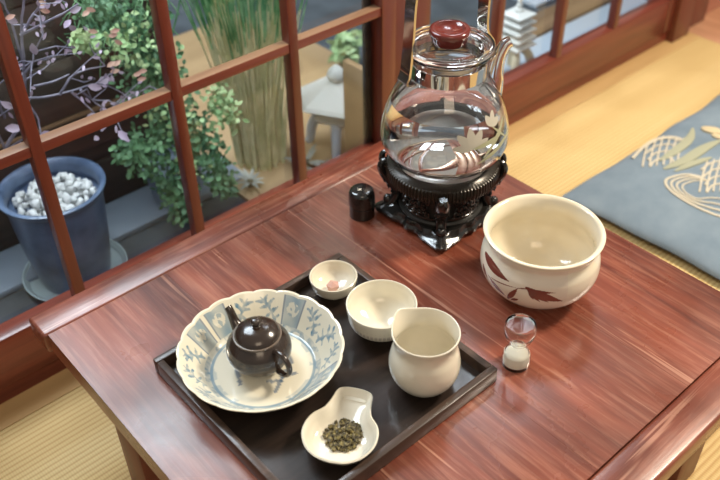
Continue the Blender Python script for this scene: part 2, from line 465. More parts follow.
# ------------------------------------------------------------ cups
def cup_profile(rb, rr, h, th=.0022, foot=.004, belly=.75):
    o = [(0, .0018), (rb - .002, .0018), (rb - .0018, .0002), (rb, .0002), (rb + .0005, foot)]
    mid = spline([(rb + .0005, foot), (rb + (rr - rb) * belly, h * .42), (rr * .985, h * .82), (rr, h)], 7)[1:]
    inn = spline([(rr - th * .5, h + .0006), (rr - th, h - .0008), (rr * .985 - th, h * .82), (rb + (rr - rb) * belly - th, h * .42 + .001), (rb * .7, foot + .0022), (0, foot + .0018)], 7)
    return o + mid + inn
b = B(); lathe(b, cup_profile(.0125, .0265, .0255, .0018, .003), 72)
o = obj('tasting_cup', b, M['white'], None, (.272, -.2035, ZT)); tag(o, 'smallest white cup, with a pink crystal lump inside it', 'cup')
b = B(); vs = ball(b, (0, 0, 0), .0085, 1, (1, .9, .75), .25)
o = obj('crystal_lump', b, mat('pink_salt', (.48, .28, .23), .35), None, (.270, -.2045, ZT + .0115), smooth=False); tag(o, 'translucent pink brown crystal lump lying inside the smallest cup', 'crystal')

cp = cup_profile(.0165, .037, .040, .0018, .004, .8)
def cup_col(i, a):
    r, z = cp[i]; c = (.77, .715, .59)
    if i < 28 and .005 < z < .030:
        q = math.sin(a * 26 + z * 900) * math.sin(a * 26 - z * 900)
        f = sstep(.032, .020, z)
        if q > .05: c = lerp3(c, (.30, .25, .24), .55 * f)
    return c
o = paint_grid('teacup', len(cp), 360, lambda i, a: (cp[i][0] * math.cos(a), cp[i][0] * math.sin(a), cp[i][1]), cup_col, M['paint'], None, (.271, -.283, ZT))
tag(o, 'empty white tea bowl with a lacy grey pattern outside, between smallest cup and pitcher', 'cup')

# pitcher with a pulled lip pointing to the window
pp_o = spline([(0, .0016), (.017, .0016), (.0185, .0003), (.020, .0010), (.0275, .0075), (.0345, .020), (.0365, .033), (.0345, .046), (.0312, .056), (.0312, .064), (.0335, .0725), (.0342, .0745)], 5)
pp_i = spline([(.0342, .0745), (.0335, .0755), (.0322, .0740), (.0300, .065), (.0300, .056), (.0330, .046), (.0345, .033), (.0325, .020), (.025, .0090), (.0, .0050)], 5)
pf = pp_o + pp_i[1:]
def lip(r, z, a, i):
    r *= .965; z *= .95
    d = math.atan2(math.sin(a - PI * .52), math.cos(a - PI * .52)); w = math.exp(-(d / .36) ** 2) * sstep(.050, .075, z)
    return r * (1 + .12 * w), z + .0040 * w
b = B(); lathe(b, pf, 96, fn=lip)
tag(obj('pitcher', b, M['white'], None, (.2535, -.3640, ZT)), 'tall round white pouring pitcher with a pinched lip', 'pitcher')

# tea scoop dish: pear shaped
sc = empty('tea_scoop', (.1430, -.3665, ZT), 'white pear shaped porcelain dish holding rolled tea leaves', 'dish', rz=math.radians(33))
def pear(a, s=1.0):
    # outline in local xy, spout along +x
    r = .0335
    x = r * math.cos(a); y = r * math.sin(a)
    t = sstep(.1, 1.0, math.cos(a))
    if math.cos(a) > .1:
        x = r * math.cos(a) + .0205 * t
        y = y * (1 - .02 * t) if abs(y) < .0135 else y * (1 - .30 * t * 1)
    return x * s, y * s
def pear_out():
    P = [(-.0350, 0), (-.0325, .0145), (-.0240, .0268), (-.0105, .0342), (.0030, .0350), (.0140, .0315), (.0235, .0235), (.0315, .0205), (.0395, .0190), (.0470, .0180), (.0520, .0150), (.0545, .0080), (.0550, 0)]
    up = spline(P, 6)[:-1]
    return up + [(x, -y) for x, y in reversed(spline(P, 6)[1:])]
PO = pear_out()
def pear_ring(bm, off, z, zs=0):
    ring = []
    n = len(PO)
    for q in range(n):
        x, y = PO[q]; ax, ay = PO[q - 1]; bx, by = PO[(q + 1) % n]
        tx, ty = bx - ax, by - ay; L = math.hypot(tx, ty) or 1; nx, ny = ty / L, -tx / L
        if nx * (x - .005) + ny * y > 0: nx, ny = -nx, -ny
        w = sstep(.025, .056, x)
        ring.append(bm.verts.new((x + nx * off * (1 - .35 * w), y + ny * off * (1 - .35 * w), z + zs * w)))
    return ring
b = B(); rings = [pear_ring(b, .0125, .0003), pear_ring(b, .0105, .0022, .003), pear_ring(b, .0045, .0095, .002), pear_ring(b, .0008, .0165, -.001), pear_ring(b, -.0002, .0188, -.0015), pear_ring(b, .0010, .0196, -.0018), pear_ring(b, .0022, .0185, -.0018),
                  pear_ring(b, .0045, .0130, 0), pear_ring(b, .0085, .0060, .004), pear_ring(b, .0125, .0038, .006)]
for a_, b_ in zip(rings, rings[1:]):
    for q in range(len(a_)):
        q2 = (q + 1) % len(a_); b.faces.new((a_[q], a_[q2], b_[q2], b_[q]))
def capring(bm, ring, z):
    # fill by strips between mirrored vertices
    n = len(ring); h = n // 2
    for q in range(h):
        i, j = q, q + 1; k1, k2 = (n - q) % n, n - q - 1
        fs = [ring[i], ring[j], ring[k2], ring[k1]]; u = []
        for v in fs:
            if v not in u: u.append(v)
        if len(u) > 2: bm.faces.new(u)
capring(b, rings[0], 0); capring(b, rings[-1], 0)
obj('dish', b, M['white'], sc)
# rolled oolong leaves, a heap nobody counts
b = B(); random.seed(3)
for i in range(150):
    a = random.uniform(0, 2 * PI); rr = math.sqrt(random.random()) * .0180; hh = .0052 + .0065 * (1 - rr / .019) * random.random()
    ball(b, (rr * math.cos(a) + .006, rr * math.sin(a) * .95, hh), random.uniform(.0017, .0027), 1, (random.uniform(.8, 1.5), 1, random.uniform(.7, 1)), .7)
tm = mat('rolled_tea', rough=.55); k = N(tm)
k.color(k.ramp(k.noise(k.coord(), 330, 2, .5), [(.32, (.020, .014, .006)), (.5, (.085, .065, .024)), (.68, (.24, .19, .065))]))
o = obj('tea_leaves', b, tm, None, (.1430, -.3665, ZT), smooth=False); o.rotation_euler.z = math.radians(33)
tag(o, 'small heap of rolled olive green tea leaves in the white dish', 'tea leaves', kind='stuff')

# ------------------------------------------------------------ big waste bowl with painted leaves
bo = spline([(0, .003), (.030, .003), (.031, .0004), (.035, .0004), (.0365, .0045), (.048, .0105), (.0595, .0235), (.0648, .039), (.0640, .054), (.0600, .0645), (.0590, .070), (.0615, .0765), (.0645, .0815)], 14)
bi = spline([(.0645, .0815), (.0648, .0830), (.0625, .0838), (.0590, .0815), (.0560, .0745), (.0560, .0665), (.0595, .054), (.0600, .040), (.054, .024), (.040, .012), (.020, .0085), (0, .0080)], 7)
bo = [q for a_, b_ in zip(bo, bo[1:]) for q in (a_, ((a_[0] + b_[0]) / 2, (a_[1] + b_[1]) / 2))] + [bo[-1]]
bp = bo + bi[1:]; nb = len(bo)
CC = (.78, .715, .58); CR = (.13, .028, .022)
# strokes: (angle deg, z) -> (angle deg, z), max half-width in m, tapered blade
BA = 215
strokes = []
def blade(a0, z0, a1, z1, w): strokes.append((math.radians(a0), z0, math.radians(a1), z1, w))
blade(147, .0590, 188, .0530, .0050); blade(150, .046, 160, .035, .0034); blade(164, .0420, 198, .0495, .0007)
blade(188, .0260, 198, .0490, .0030); blade(192, .0270, 200, .034, .0022); blade(166, .0400, 186, .0290, .0034); blade(160, .043, 186, .029, .0008)
blade(198, .0495, 209, .0525, .0007); blade(206, .0530, 241, .0370, .0046); blade(207, .0520, 228, .0370, .0028); blade(207, .0520, 220, .0370, .0022)
blade(208, .0515, 214, .0390, .0018); blade(206, .052, 233, .0500, .0016)
RB = .0625
def bowl_col(i, a):
    r, z = bp[i]; c = CC
    n = noise.noise(Vector((math.cos(a) * 3, math.sin(a) * 3, z * 60)))
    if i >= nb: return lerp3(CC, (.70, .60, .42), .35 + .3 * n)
    if z > .076: return lerp3(CC, (.72, .60, .42), .3)
    if abs(z - .0775) < .0008: return (.45, .33, .22)
    for (a0, z0, a1, z1, w) in strokes:
        d, t = segdist(a * RB, z, a0 * RB, z0, a1 * RB, z1)
        if d < w * max(.12, math.sin(PI * min(1, t * .88 + .1))): return lerp3(CR, (.22, .06, .04), .5 + .5 * n)
    if 170 < math.degrees(a) < 245: c = lerp3(c, (.66, .54, .50), .35)
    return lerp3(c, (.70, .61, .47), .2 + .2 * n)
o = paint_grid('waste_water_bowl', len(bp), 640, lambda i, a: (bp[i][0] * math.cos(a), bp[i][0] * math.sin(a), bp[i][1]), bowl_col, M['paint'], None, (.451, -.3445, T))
tag(o, 'largest cream ceramic bowl, painted with reddish brown leaves', 'bowl')

# ------------------------------------------------------------ sand timer
tg = empty('sand_timer', (.3455, -.4055, T), 'small glass sand timer standing between the tray and big bowl', 'sand timer')
b = B()
ou = spline([(0, .0004), (.0125, .0004), (.0142, .002), (.0145, .008), (.0135, .016), (.0095, .0235), (.0062, .0275), (.0098, .0315), (.0138, .038), (.0158, .047), (.0160, .0535), (.0150, .0560), (.0135, .0565), (0, .0565)], 5)
lathe(b, ou, 48)
obj('glass_body', b, M['tglass'], tg)
for nm, pf_ in (('upper_chamber', [(0, .0550), (.0115, .0545), (.0142, .051), (.0138, .045), (.0112, .0380), (.0070, .0315), (.0022, .0280), (0, .0278)]), ('lower_chamber', [(0, .0020), (.0122, .0022), (.0134, .006), (.0130, .012), (.0108, .0185), (.0070, .0235), (.0022, .0266), (0, .0268)])):
    b = B(); lathe(b, spline(pf_, 5), 40); o = obj(nm, b, M['tglass'], tg); o.data.flip_normals()
b = B(); lathe(b, spline([(0, .0034), (.0118, .0036), (.0129, .006), (.0126, .012), (.0108, .0172), (0, .0190)], 5), 40)
obj('white_sand', b, M['sand'], tg)
b = B(); lathe(b, [(.0136, .0566), (.0140, .0572), (.0150, .0566), (.0150, .0560)], 48); 
obj('top_rim', b, M['tglass'], tg)

# ------------------------------------------------------------ small black lidded jar
jr = empty('lidded_jar', (.3955, -.1115, T), 'small glossy black cylindrical jar left of the kettle stand', 'jar')
b = B(); lathe(b, spline([(0, .0004), (.0145, .0004), (.0158, .002), (.0160, .008), (.0160, .016)], 4) + [(.0154, .0165), (.0154, .0175), (0, .0175)], 48); obj('base_cup', b, M['black'], jr)
b = B(); lathe(b, [(.0150, .0176), (.0166, .0178)] + spline([(.0168, .020), (.0167, .030), (.0155, .0365), (.0115, .0395), (0, .0405)], 5), 48); obj('cap', b, M['black'], jr)

# ------------------------------------------------------------ kettle stand
KX, KY = .469, -.176
st = empty('kettle_stand', (KX, KY, T), 'ornate square black warmer stand under the glass kettle', 'stand')
def star(rc, rm, n=128, p=3.0):
    out = []
    for q in range(n):
        a = 2 * PI * q / n; w = abs(math.cos(2 * (a - PI / 4))); cr = max(0, math.cos(4 * (a - PI / 4)) * .5 + .5) ** p
        r = rm + (rc - rm) * cr + .0015 * math.cos(16 * a)
        out.append((r * math.cos(a), r * math.sin(a)))
    return out
def stack(bm, levels, n=128):
    rings = []
    for rc, rm, z, p in levels: rings.append([bm.verts.new((x, y, z)) for x, y in star(rc, rm, n, p)])
    for a, c in zip(rings, rings[1:]):
        for q in range(n): bm.faces.new((a[q], a[(q + 1) % n], c[(q + 1) % n], c[q]))
    bm.faces.new(rings[0]); bm.faces.new(rings[-1])
b = B(); stack(b, [(.074, .055, .004, 2.4), (.080, .058, .006, 2.4), (.081, .0585, .0095, 2.4), (.077, .0565, .0112, 2.4), (.072, .0550, .0125, 2.2), (.0675, .0545, .0155, 2), (.062, .053, .0185, 1.6)])
obj('base_plate', b, M['black'], st)
for q in range(4):
    a = PI / 4 + q * PI / 2; ca, sa = math.cos(a), math.sin(a)
    b = B(); ball(b, (.0685 * ca, .0685 * sa, .0048), .0048, 2); ball(b, (.074 * ca, .074 * sa, .0075), .0042, 2)
    tube(b, [(.060 * ca, .060 * sa, .0185), (.066 * ca, .066 * sa, .0145), (.072 * ca, .072 * sa, .0105), (.0815 * ca, .0815 * sa, .0085)], [.0052, .0048, .0038, .0018], 10)
    obj('foot', b, M['black'], st)
b = B(); lathe(b, [(.040, .0186), (.0515, .0186), (.0525, .0215), (.0505, .0240), (.0445, .0250), (.0425, .0300), (.0425, .0540), (.046, .0590), (.0500, .0600), (.0480, .0620), (.030, .0620), (.030, .0186)], 72)
obj('drum', b, M['black_soft'], st)
# pierced scroll work around the drum
for q in range(4):
    b = B(); a0 = q * PI / 2
    random.seed(11 + q)
    for u in range(9):
        for v in range(3):
            a = a0 + (u - 4) * .105; z = .0315 + v * .0095; r = .0480
            if (u + v) % 2 == 0:
                P = [(r * math.cos(a + .052 * math.cos(t)), r * math.sin(a + .052 * math.cos(t)), z + .0042 * math.sin(t)) for t in [2 * PI * w / 10 * .86 + u for w in range(11)]]
                tube(b, P, .00125, 6)
                ball(b, (r * math.cos(a), r * math.sin(a), z), .0017, 1)
            else:
                ball(b, (r * math.cos(a), r * math.sin(a), z), .0022, 1, (1, 1, 1.4))
    for z in (.0262, .0580): tube(b, [((.0478) * math.cos(a0 + t), (.0478) * math.sin(a0 + t), z) for t in [(-.6 + .1 * w) for w in range(13)]], .0016, 6)
    obj('scroll_panel', b, M['black'], st)
for q in range(4):
    a = PI / 4 + q * PI / 2; ca, sa = math.cos(a), math.sin(a); ta, tb_ = -sa, ca
    b = B()
    P = spline([(.0620, .0150, .0060), (.0575, .0230, .0055), (.0535, .0320, .0062), (.0545, .0420, .0078), (.0590, .0510, .0085), (.0655, .0590, .0080), (.0715, .0680, .0065), (.0735, .0750, .0040)], 4)
    tube(b, [(r * ca, r * sa, z) for r, z, w in P], [w * 1.2 for r, z, w in P], 12)
    for s in (-1, 1):                              # scrolled relief on each pillar
        for (r, z, w) in ((.0605, .0360, .0036), (.0645, .0450, .0042), (.0700, .0540, .0036)):
            ball(b, (r * ca + ta * s * .0042, r * sa + tb_ * s * .0042, z), w * .62, 1)
            tube(b, [(r * ca + ta * s * (.0042 + w * math.cos(t)), r * sa + tb_ * s * (.0042 + w * math.cos(t)), z + w * math.sin(t)) for t in [PI * 1.6 * g / 8 for g in range(9)]], .0009, 5)
    ball(b, (.0655 * ca, .0655 * sa, .0215), .0062, 2, (1, 1, 1.1))
    obj('pillar', b, M['black'], st)
b = B(); nt = 96; rg = []
for (r, z, t) in ((.060, .0640, 0), (.0650, .0635, 0), (.0676, .0648, 1), (.0692, .0720, 1), (.0684, .0800, 1), (.0664, .0812, 0), (.0615, .0825, 0), (.0585, .0855, 0), (.0560, .0850, 0), (.0545, .0780, 0), (.0540, .0625, 0), (.0600, .0622, 0)):
    ring = []
    for q in range(nt * 4):
        a = 2 * PI * q / (nt * 4); rr = r - (.0017 if (t and q % 4 in (0, 1)) else 0)
        ring.append(b.verts.new((rr * math.cos(a), rr * math.sin(a), z)))
    rg.append(ring)
rg.append(rg[0])
for a_, c_ in zip(rg, rg[1:]):
    for q in range(nt * 4): b.faces.new((a_[q], a_[(q + 1) % (nt * 4)], c_[(q + 1) % (nt * 4)], c_[q]))
o = obj('ribbed_ring', b, mat('dark_bronze', (.030, .024, .018), .25, .3), st); o['label'] = 'dull bronze black ribbed ring'
for q in range(4):
    a = PI / 4 + q * PI / 2; b = B()
    for e in (-.13, .13):
        P = spline([(.0690, .0640, .0030), (.0725, .0690, .0042), (.0740, .0760, .0042), (.0725, .0830, .0034), (.0690, .0860, .0022)], 4)
        tube(b, [(r * math.cos(a + e), r * math.sin(a + e), z) for r, z, w in P], [w for r, z, w in P], 8)
    P = [(.0715 * math.cos(a + t), .0715 * math.sin(a + t), .0735) for t in [-.13 + .026 * g for g in range(11)]]
    tube(b, P, .0050, 8)
    if q % 2: obj('bracket', b, M['black'], st)
    else: b.free()
# flame bowl of the warmer, hidden inside
b = B(); lathe(b, [(.022, .063), (.028, .070), (.050, .0735), (.0535, .0745), (.0535, .073), (.028, .066), (.022, .0625)], 48); obj('burner_rim', b, M['black_soft'], st)
b = B(); lathe(b, [(0, .0770), (.050, .0770), (.051, .0778), (.050, .0786), (.040, .0784), (.038, .0779), (0, .0779)], 56)
o = obj('heating_plate', b, mat('brushed_steel', (.62, .60, .56), .28, 1), st); o['label'] = 'pale brushed steel plate under the kettle'

# ------------------------------------------------------------ glass kettle
KZ = T + .0870
RA = math.radians(-41.5)
kt = empty('glass_kettle', (KX, KY, KZ), 'clear glass kettle filled with water on black stand', 'kettle', rz=RA)
ko = spline([(0, .0006), (.028, .0004), (.050, .0028), (.0650, .0105), (.0725, .0215), (.0748, .0340), (.0728, .0510), (.0675, .0700), (.0595, .0880), (.0495, .1030), (.0430, .1105), (.0405, .1160), (.0412, .1280), (.0425, .1345)], 8)
ki = [(r - .0020 if r > .01 else 0, z + (.0022 if z < .02 else .0006)) for r, z in reversed(ko)]
b = B(); lathe(b, ko + ki, 96); obj('glass_body', b, M['glass'], kt)
wl = .078
kw = [(r, z) for r, z in ki[::-1] if z < wl]
kw = [(max(0, r - .0004) if r > .01 else 0, z + .0004) for r, z in kw]
b = B(); lathe(b, kw + [(kw[-1][0] - .0012, wl), (kw[-1][0] - .004, wl - .0006), (0, wl - .0006)], 96); obj('water', b, M['water'], kt)
b = B()
lo = [(.0402, .1300), (.0465, .1302), (.0482, .1325), (.0480, .1385), (.0468, .1388)]
lathe(b, spline([(0, .1400), (.020, .1395), (.036, .1400), (.0455, .1400), (.0490, .1400), (.0502, .1365), (.0490, .1320), (.0455, .1305), (.0385, .1300), (.0378, .1100)], 5) + spline([(.0360, .1100), (.0362, .1290), (.040, .1335), (.0455, .1350), (.036, .1368), (.020, .1370), (0, .1375)], 5), 96)
ld = obj('lid', b, M['glass'], kt); ld.location.z = .0070
b = B(); lathe(b, spline([(0, .1435), (.0140, .1435), (.0185, .1450), (.0205, .1520), (.0222, .1580), (.0226, .1625), (.0210, .1655), (.0170, .1662), (.0130, .1630), (.0060, .1605), (0, .1600)], 6), 56)
o = obj('lid_knob', b, M['lidwood'], ld); o.scale.z = .8; o.location.z = .1396 - .1435 * .8; o['label'] = 'round dished red brown knob'
b = B(); lathe(b, [(.0422, .1120), (.0432, .1120), (.0437, .1285), (.0427, .1287), (.0422, .1200)], 72)
o = obj('collar', b, M['chrome'], kt); o['label'] = 'polished steel neck band'
# spout: hollow bent glass tube toward local +x
P = spline([(.0520, .0780, .0130), (.0590, .0880, .0115), (.0590, .1020, .0090), (.0590, .1150, .0075), (.0620, .1290, .0066), (.0665, .1400, .0060), (.0710, .1480, .0055), (.0735, .1500, .0053)], 5)
P = spline([(.0500, .0860, .0135), (.0525, .0980, .0112), (.0532, .1100, .0092), (.0542, .1225, .0082), (.0572, .1345, .0076), (.0618, .1440, .0070), (.0672, .1475, .0062)], 5)
b = B()
o1 = tube(b, [(x, 0, z) for x, z, w in P], [w for x, z, w in P], 20, cap=False)
i1 = tube(b, [(x, 0, z) for x, z, w in P], [w - .0016 for x, z, w in P], 20, cap=False)
for e1, e2 in ((o1[0], i1[0]), (o1[-1], i1[-1])):
    for q in range(20): b.faces.new((e1[q], e1[(q + 1) % 20], e2[(q + 1) % 20], e2[q]))
obj('spout', b, M['glass'], kt)
# bail handle: two flat steel straps rising from the neck
def strap(bm, P, w, th):
    prev = None
    for (x, z) in P:
        cur = [bm.verts.new((x - th, -w, z)), bm.verts.new((x + th, -w, z)), bm.verts.new((x + th, w, z)), bm.verts.new((x - th, w, z))]
        if prev:
            for q in range(4): bm.faces.new((prev[q], prev[(q + 1) % 4], cur[(q + 1) % 4], cur[q]))
        else: bm.faces.new(cur)
        prev = cur
    bm.faces.new(prev)
b = B()
P = spline([(-.0425, .1140), (-.0530, .1180), (-.0500, .1300), (-.0470, .1700), (-.0450, .2100), (-.0380, .2450), (-.0180, .2620), (.0, .2660), (.0180, .2620), (.0360, .2450), (.0400, .2100), (.0400, .1750), (.0415, .1500), (.0500, .1350), (.0520, .1180), (.0425, .1140)], 6)
# flat band: section follows the path
pts = [Vector((x, 0, z)) for x, z in P]
prev = None
for i, p in enumerate(pts):
    d = (pts[min(i + 1, len(pts) - 1)] - pts[max(i - 1, 0)]).normalized(); nn = Vector((d.z, 0, -d.x)) * .0012; w = Vector((0, .0075, 0))
    cur = [b.verts.new(p - nn - w), b.verts.new(p + nn - w), b.verts.new(p + nn + w), b.verts.new(p - nn + w)]
    if prev:
        for q in range(4): b.faces.new((prev[q], prev[(q + 1) % 4], cur[(q + 1) % 4], cur[q]))
    else: b.faces.new(cur)
    prev = cur
b.faces.new(prev)
o = obj('bail_handle', b, M['chrome'], kt); o['label'] = 'tall shiny steel strap handle'; o.rotation_euler.z = math.radians(34); o.scale = (1.16, 1.1, 1)
# painted lily on the glass, facing the room
def on_body(az, z, off=.0005):
    best = ko[0]
    for (r0, z0), (r1, z1) in zip(ko, ko[1:]):
        if z0 <= z <= z1: t = (z - z0) / (z1 - z0 + 1e-9); r = r0 + (r1 - r0) * t; break
    else: r = .07
    return Vector(((r + off) * math.cos(az), (r + off) * math.sin(az), z))
def petal(bm, a0, z0, a1, z1, w, off=.0005, mi=0):
    prev = None; n = 8; da, dz = (a1 - a0) * .072, (z1 - z0); L = math.hypot(da, dz)
    for i in range(n + 1):
        t = i / n; ww = w * math.sin(PI * min(.98, t * .92 + .04)) ** .8
        a = a0 + (a1 - a0) * t; z = z0 + dz * t; na, nz = -dz / L * ww / .072, da / L * ww
        cur = [bm.verts.new(on_body(a + na * s, z + nz * s, off)) for s in (-1, 0, 1)]
        if prev:
            for q in (0, 1):
                f = bm.faces.new((prev[q], prev[q + 1], cur[q + 1], cur[q])); f.material_index = mi
        prev = cur
b = B(); D = math.radians
for (a0, z0, a1, z1, w) in ((-62, .040, -76, .060, .006), (-62, .040, -64, .066, .0065), (-62, .040, -52, .062, .006), (-62, .040, -80, .046, .005), (-62, .040, -46, .050, .005),
                            (-40, .058, -45, .074, .005), (-40, .058, -34, .076, .005), (-40, .058, -28, .066, .005)):
    petal(b, D(a0), z0 + .010, D(a1), z1 + .007, w * .85, .0005 + .0002 * random.random())
for (a0, z0, a1, z1, w) in ((-62, .040, -30, .044, .003), (-52, .026, -20, .060, .0028), (-58, .020, -12, .040, .003), (-40, .058, -22, .036, .0014)):
    petal(b, D(a0), z0 + .010, D(a1), z1 + .010, w, .0012, 1)
o = obj('painted_lily', b, [mat('lily_white', (.46, .43, .37), .6), mat('lily_leaf', (.34, .34, .22), .6)], kt); o.location.z = .004; o.rotation_euler.z = -.14; o['label'] = 'white lily with pale green leaves painted on the glass'

# ------------------------------------------------------------ floor cushion
cx0, cx1, cy0, cy1 = .852, 1.40, -.66, -.100
ccx, ccy = (cx0 + cx1) / 2, (cy0 + cy1) / 2; chx, chy = (cx1 - cx0) / 2, (cy1 - cy0) / 2
def cush_h(u, v):
    e = (1 - abs(u) ** 3.2) * (1 - abs(v) ** 3.2)
    return .014 + .034 * max(0, e) ** .5 + .002 * noise.noise(Vector((u * 2.5, v * 2.5, 0)))
cu = empty('floor_cushion', (ccx, ccy, 0), 'flat blue square floor cushion embroidered with cream baskets', 'cushion')
b = B(); n = 60; top = []; bot = []
for i in range(n + 1):
    r1 = []; r2 = []
    for j in range(n + 1):
        u, v = i / n * 2 - 1, j / n * 2 - 1; u = math.copysign(1 - (1 - abs(u)) ** 1.5, u); v = math.copysign(1 - (1 - abs(v)) ** 1.5, v)
        wob = .005 * noise.noise(Vector((u * 3, v * 3, 5))); pin = 1 - .025 * (1 - abs(v) ** 2) * (abs(u) ** 6); pin2 = 1 - .025 * (1 - abs(u) ** 2) * abs(v) ** 6
        x, y = u * chx * pin + wob * abs(u) ** 6, v * chy * pin2 + wob * abs(v) ** 6
        r1.append(b.verts.new((x, y, cush_h(u, v)))); r2.append(b.verts.new((x * .985, y * .985, .0008 + .011 * max(abs(u), abs(v)) ** 14)))
    top.append(r1); bot.append(r2)
for i in range(n):
    for j in range(n):
        b.faces.new((top[i][j], top[i + 1][j], top[i + 1][j + 1], top[i][j + 1])); b.faces.new((bot[i][j], bot[i][j + 1], bot[i + 1][j + 1], bot[i + 1][j]))
for i in range(n):
    for (p, q) in (((i, 0), (i + 1, 0)), ((i, n), (i + 1, n)), ((0, i), (0, i + 1)), ((n, i), (n, i + 1))):
        b.faces.new((top[p[0]][p[1]], top[q[0]][q[1]], bot[q[0]][q[1]], bot[p[0]][p[1]]))
cm = mat('slate_blue_cotton', rough=.85, spec=.2); k = N(cm)
k.color(k.ramp(k.noise(k.coord(), 14, 5, .6), [(.3, (.15, .20, .25)), (.7, (.22, .275, .325))])); k.bump(k.noise(k.coord(), 700, 2), .3, .0005)
obj('cover', b, cm, cu, ang=60)
# embroidery: raised threads given as points in cushion plan (metres, world)
def at(px, py, z):
    f = 856.958; R = Vector((.7488721, -.66254632, -.01493129)); U = Vector((.42906094, .46754774, .77285563)); F = Vector((.50507156, .58517645, -.63440621)); O = Vector((-.16555, -.75661, .87997))
    d = F + R * (px - 360) / f - U * (py - 240) / f; t = (z - O.z) / d.z; return O + d * t
def thread(bm, pxs, w, mi=0, n=5, taper=False, pre=None):
    pts = pre or [at(x, y, .046) for x, y in pxs]
    pts = spline([(p.x - ccx, p.y - ccy) if hasattr(p, 'x') else p for p in pts], n)
    out = []
    for (x, y) in pts:
        u, v = x / chx, y / chy
        out.append((x, y, cush_h(min(1, max(-1, u)), min(1, max(-1, v))) + .0012))
    m_ = len(out); rad = [w * (math.sin(PI * min(.97, .06 + .9 * i / (m_ - 1))) if taper else 1) for i in range(m_)]
    tube(bm, out, rad, 6, True, .35, mi)
b = B()
# woven basket domes
def basket(ox, oy, s=1):
    for r_ in range(4):
        y = oy + 9 * r_ * s - 9
        thread(b, [(ox - 18 * s + 2 * r_, y + 7 - 3 * r_ * 0), (ox - 4 * s, y), (ox + 12 * s, y - 1), (ox + 24 * s - 2 * r_, y + 4)], .0019)
    for c_ in range(6):
        x = ox - 16 * s + 8 * c_ * s
        thread(b, [(x + 5, oy - 14 + abs(c_ - 2) * 2), (x, oy + 4), (x - 3, oy + 20)], .0017)
basket(660, 143, .85); basket(716, 172, .85)
thread(b, [(634, 152), (645, 140), (658, 132), (676, 133), (690, 143)], .003)
# leaves
for P, w in (([(660, 158), (675, 150), (690, 137), (694, 124)], .010), ([(664, 167), (685, 160), (705, 148), (722, 140)], .011), ([(675, 170), (695, 163), (712, 158)], .007)):
    thread(b, P, w, 1, 6, True)
thread(b, [(703, 124), (712, 129), (724, 132)], .014, 2, 5, True); thread(b, [(712, 133), (720, 137), (728, 138)], .010, 2, 5, True)
# concentric ripples
for s in (0, 1, 2, 3):
    thread(b, [(700 + 3 * s, 177 + 1.5 * s), (685 + 4 * s, 174 + 2.2 * s), (667 + 5.5 * s, 178 + 2 * s), (670 + 5 * s, 188 + 1 * s), (688 + 3 * s, 201 - 1 * s), (712, 213 - 5 * s), (730, 219 - 6 * s)], .0026 - .0003 * s)
obj('embroidery', b, [mat('cream_thread', (.55, .49, .38), .8), mat('green_thread', (.34, .34, .24), .8), mat('ochre_thread', (.58, .47, .29), .8)], cu)

# ------------------------------------------------------------ garden: blue pot with pebbles
PX, PY = .155, .288
sa = B(); lathe(sa, spline([(0, .0005), (.05, .0005), (.066, .003), (.076, .012), (.079, .0150)], 5) + spline([(.077, .0155), (.072, .010), (.062, .005), (0, .0038)], 5), 72)
tag(obj('saucer', sa, M['saucer'], None, (PX, PY, 0)), 'pale blue glazed saucer under the flower pot', 'saucer')
fp = empty('flower_pot', (PX, PY, .0046), 'blue grey flower pot filled with white pebbles', 'pot')
b = B(); lathe(b, spline([(0, .0005), (.045, .0005), (.052, .004), (.060, .05), (.066, .11), (.069, .150), (.0735, .157), (.0765, .162)], 6) + spline([(.0765, .165), (.0715, .166), (.066, .160), (.0640, .148), (.063, .135), (0, .133)], 5), 80)
obj('pot_body', b, M['bluepot'], fp); PZ = .004
random.seed(5); cnt = 0; placed = []
b0 = None
pebs = []
tries = 0
while len(placed) < 118 and tries < 20000:
    tries += 1
    lay = 0 if len(placed) < 60 else (1 if len(placed) < 96 else 2)
    mr = (.057, .049, .037)[lay]
    a = random.uniform(0, 2 * PI); r = math.sqrt(random.random()) * mr; x, y = r * math.cos(a), r * math.sin(a); z = .1400 + .0088 * lay
    if all(math.hypot(x - q[0], y - q[1]) > .0098 or abs(z - q[2]) > .004 for q in placed): placed.append((x, y, z))
protos = []
for i in range(5):
    b = B(); ball(b, (0, 0, 0), .0067, 2, (1.05, .9, .85), .9)
    protos.append(b)
pm = []
for i, b in enumerate(protos):
    for f in b.faces: f.smooth = True
    me = bpy.data.meshes.new('pebble'); b.to_mesh(me); b.free(); me.materials.append(M['pebble']); pm.append(me)
for i, (x, y, z) in enumerate(placed):
    o = bpy.data.objects.new('pebble', pm[i % 5]); C.objects.link(o); o.location = (PX + x, PY + y, z + .0046); o.rotation_euler = (random.uniform(0, 3), random.uniform(0, 3), random.uniform(0, 3))
    s = random.uniform(.8, 1.15); o.scale = (s, s, s)
    tag(o, 'rough white pebble lying in the blue grey flower pot', 'pebble', 'white pebbles in the flower pot')

# ------------------------------------------------------------ garden plants
def gmat(name, lo, hi, rough=.5, sc=40):
    m = mat(name, rough=rough); k = N(m); k.color(k.ramp(k.noise(k.coord(), sc, 2), [(.35, lo), (.65, hi)])); return m
GL = gmat('green_foliage', (.03, .10, .045), (.16, .32, .15)); GP = gmat('pale_green_foliage', (.20, .36, .14), (.48, .60, .30))
PUR = gmat('mauve_twig', (.13, .12, .17), (.26, .24, .30)); MAU = gmat('mauve_leaf', (.34, .26, .36), (.46, .38, .46))
PINK = gmat('pink_bud', (.42, .20, .16), (.60, .40, .30)); TW = gmat('brown_stem', (.06, .05, .03), (.12, .10, .06))

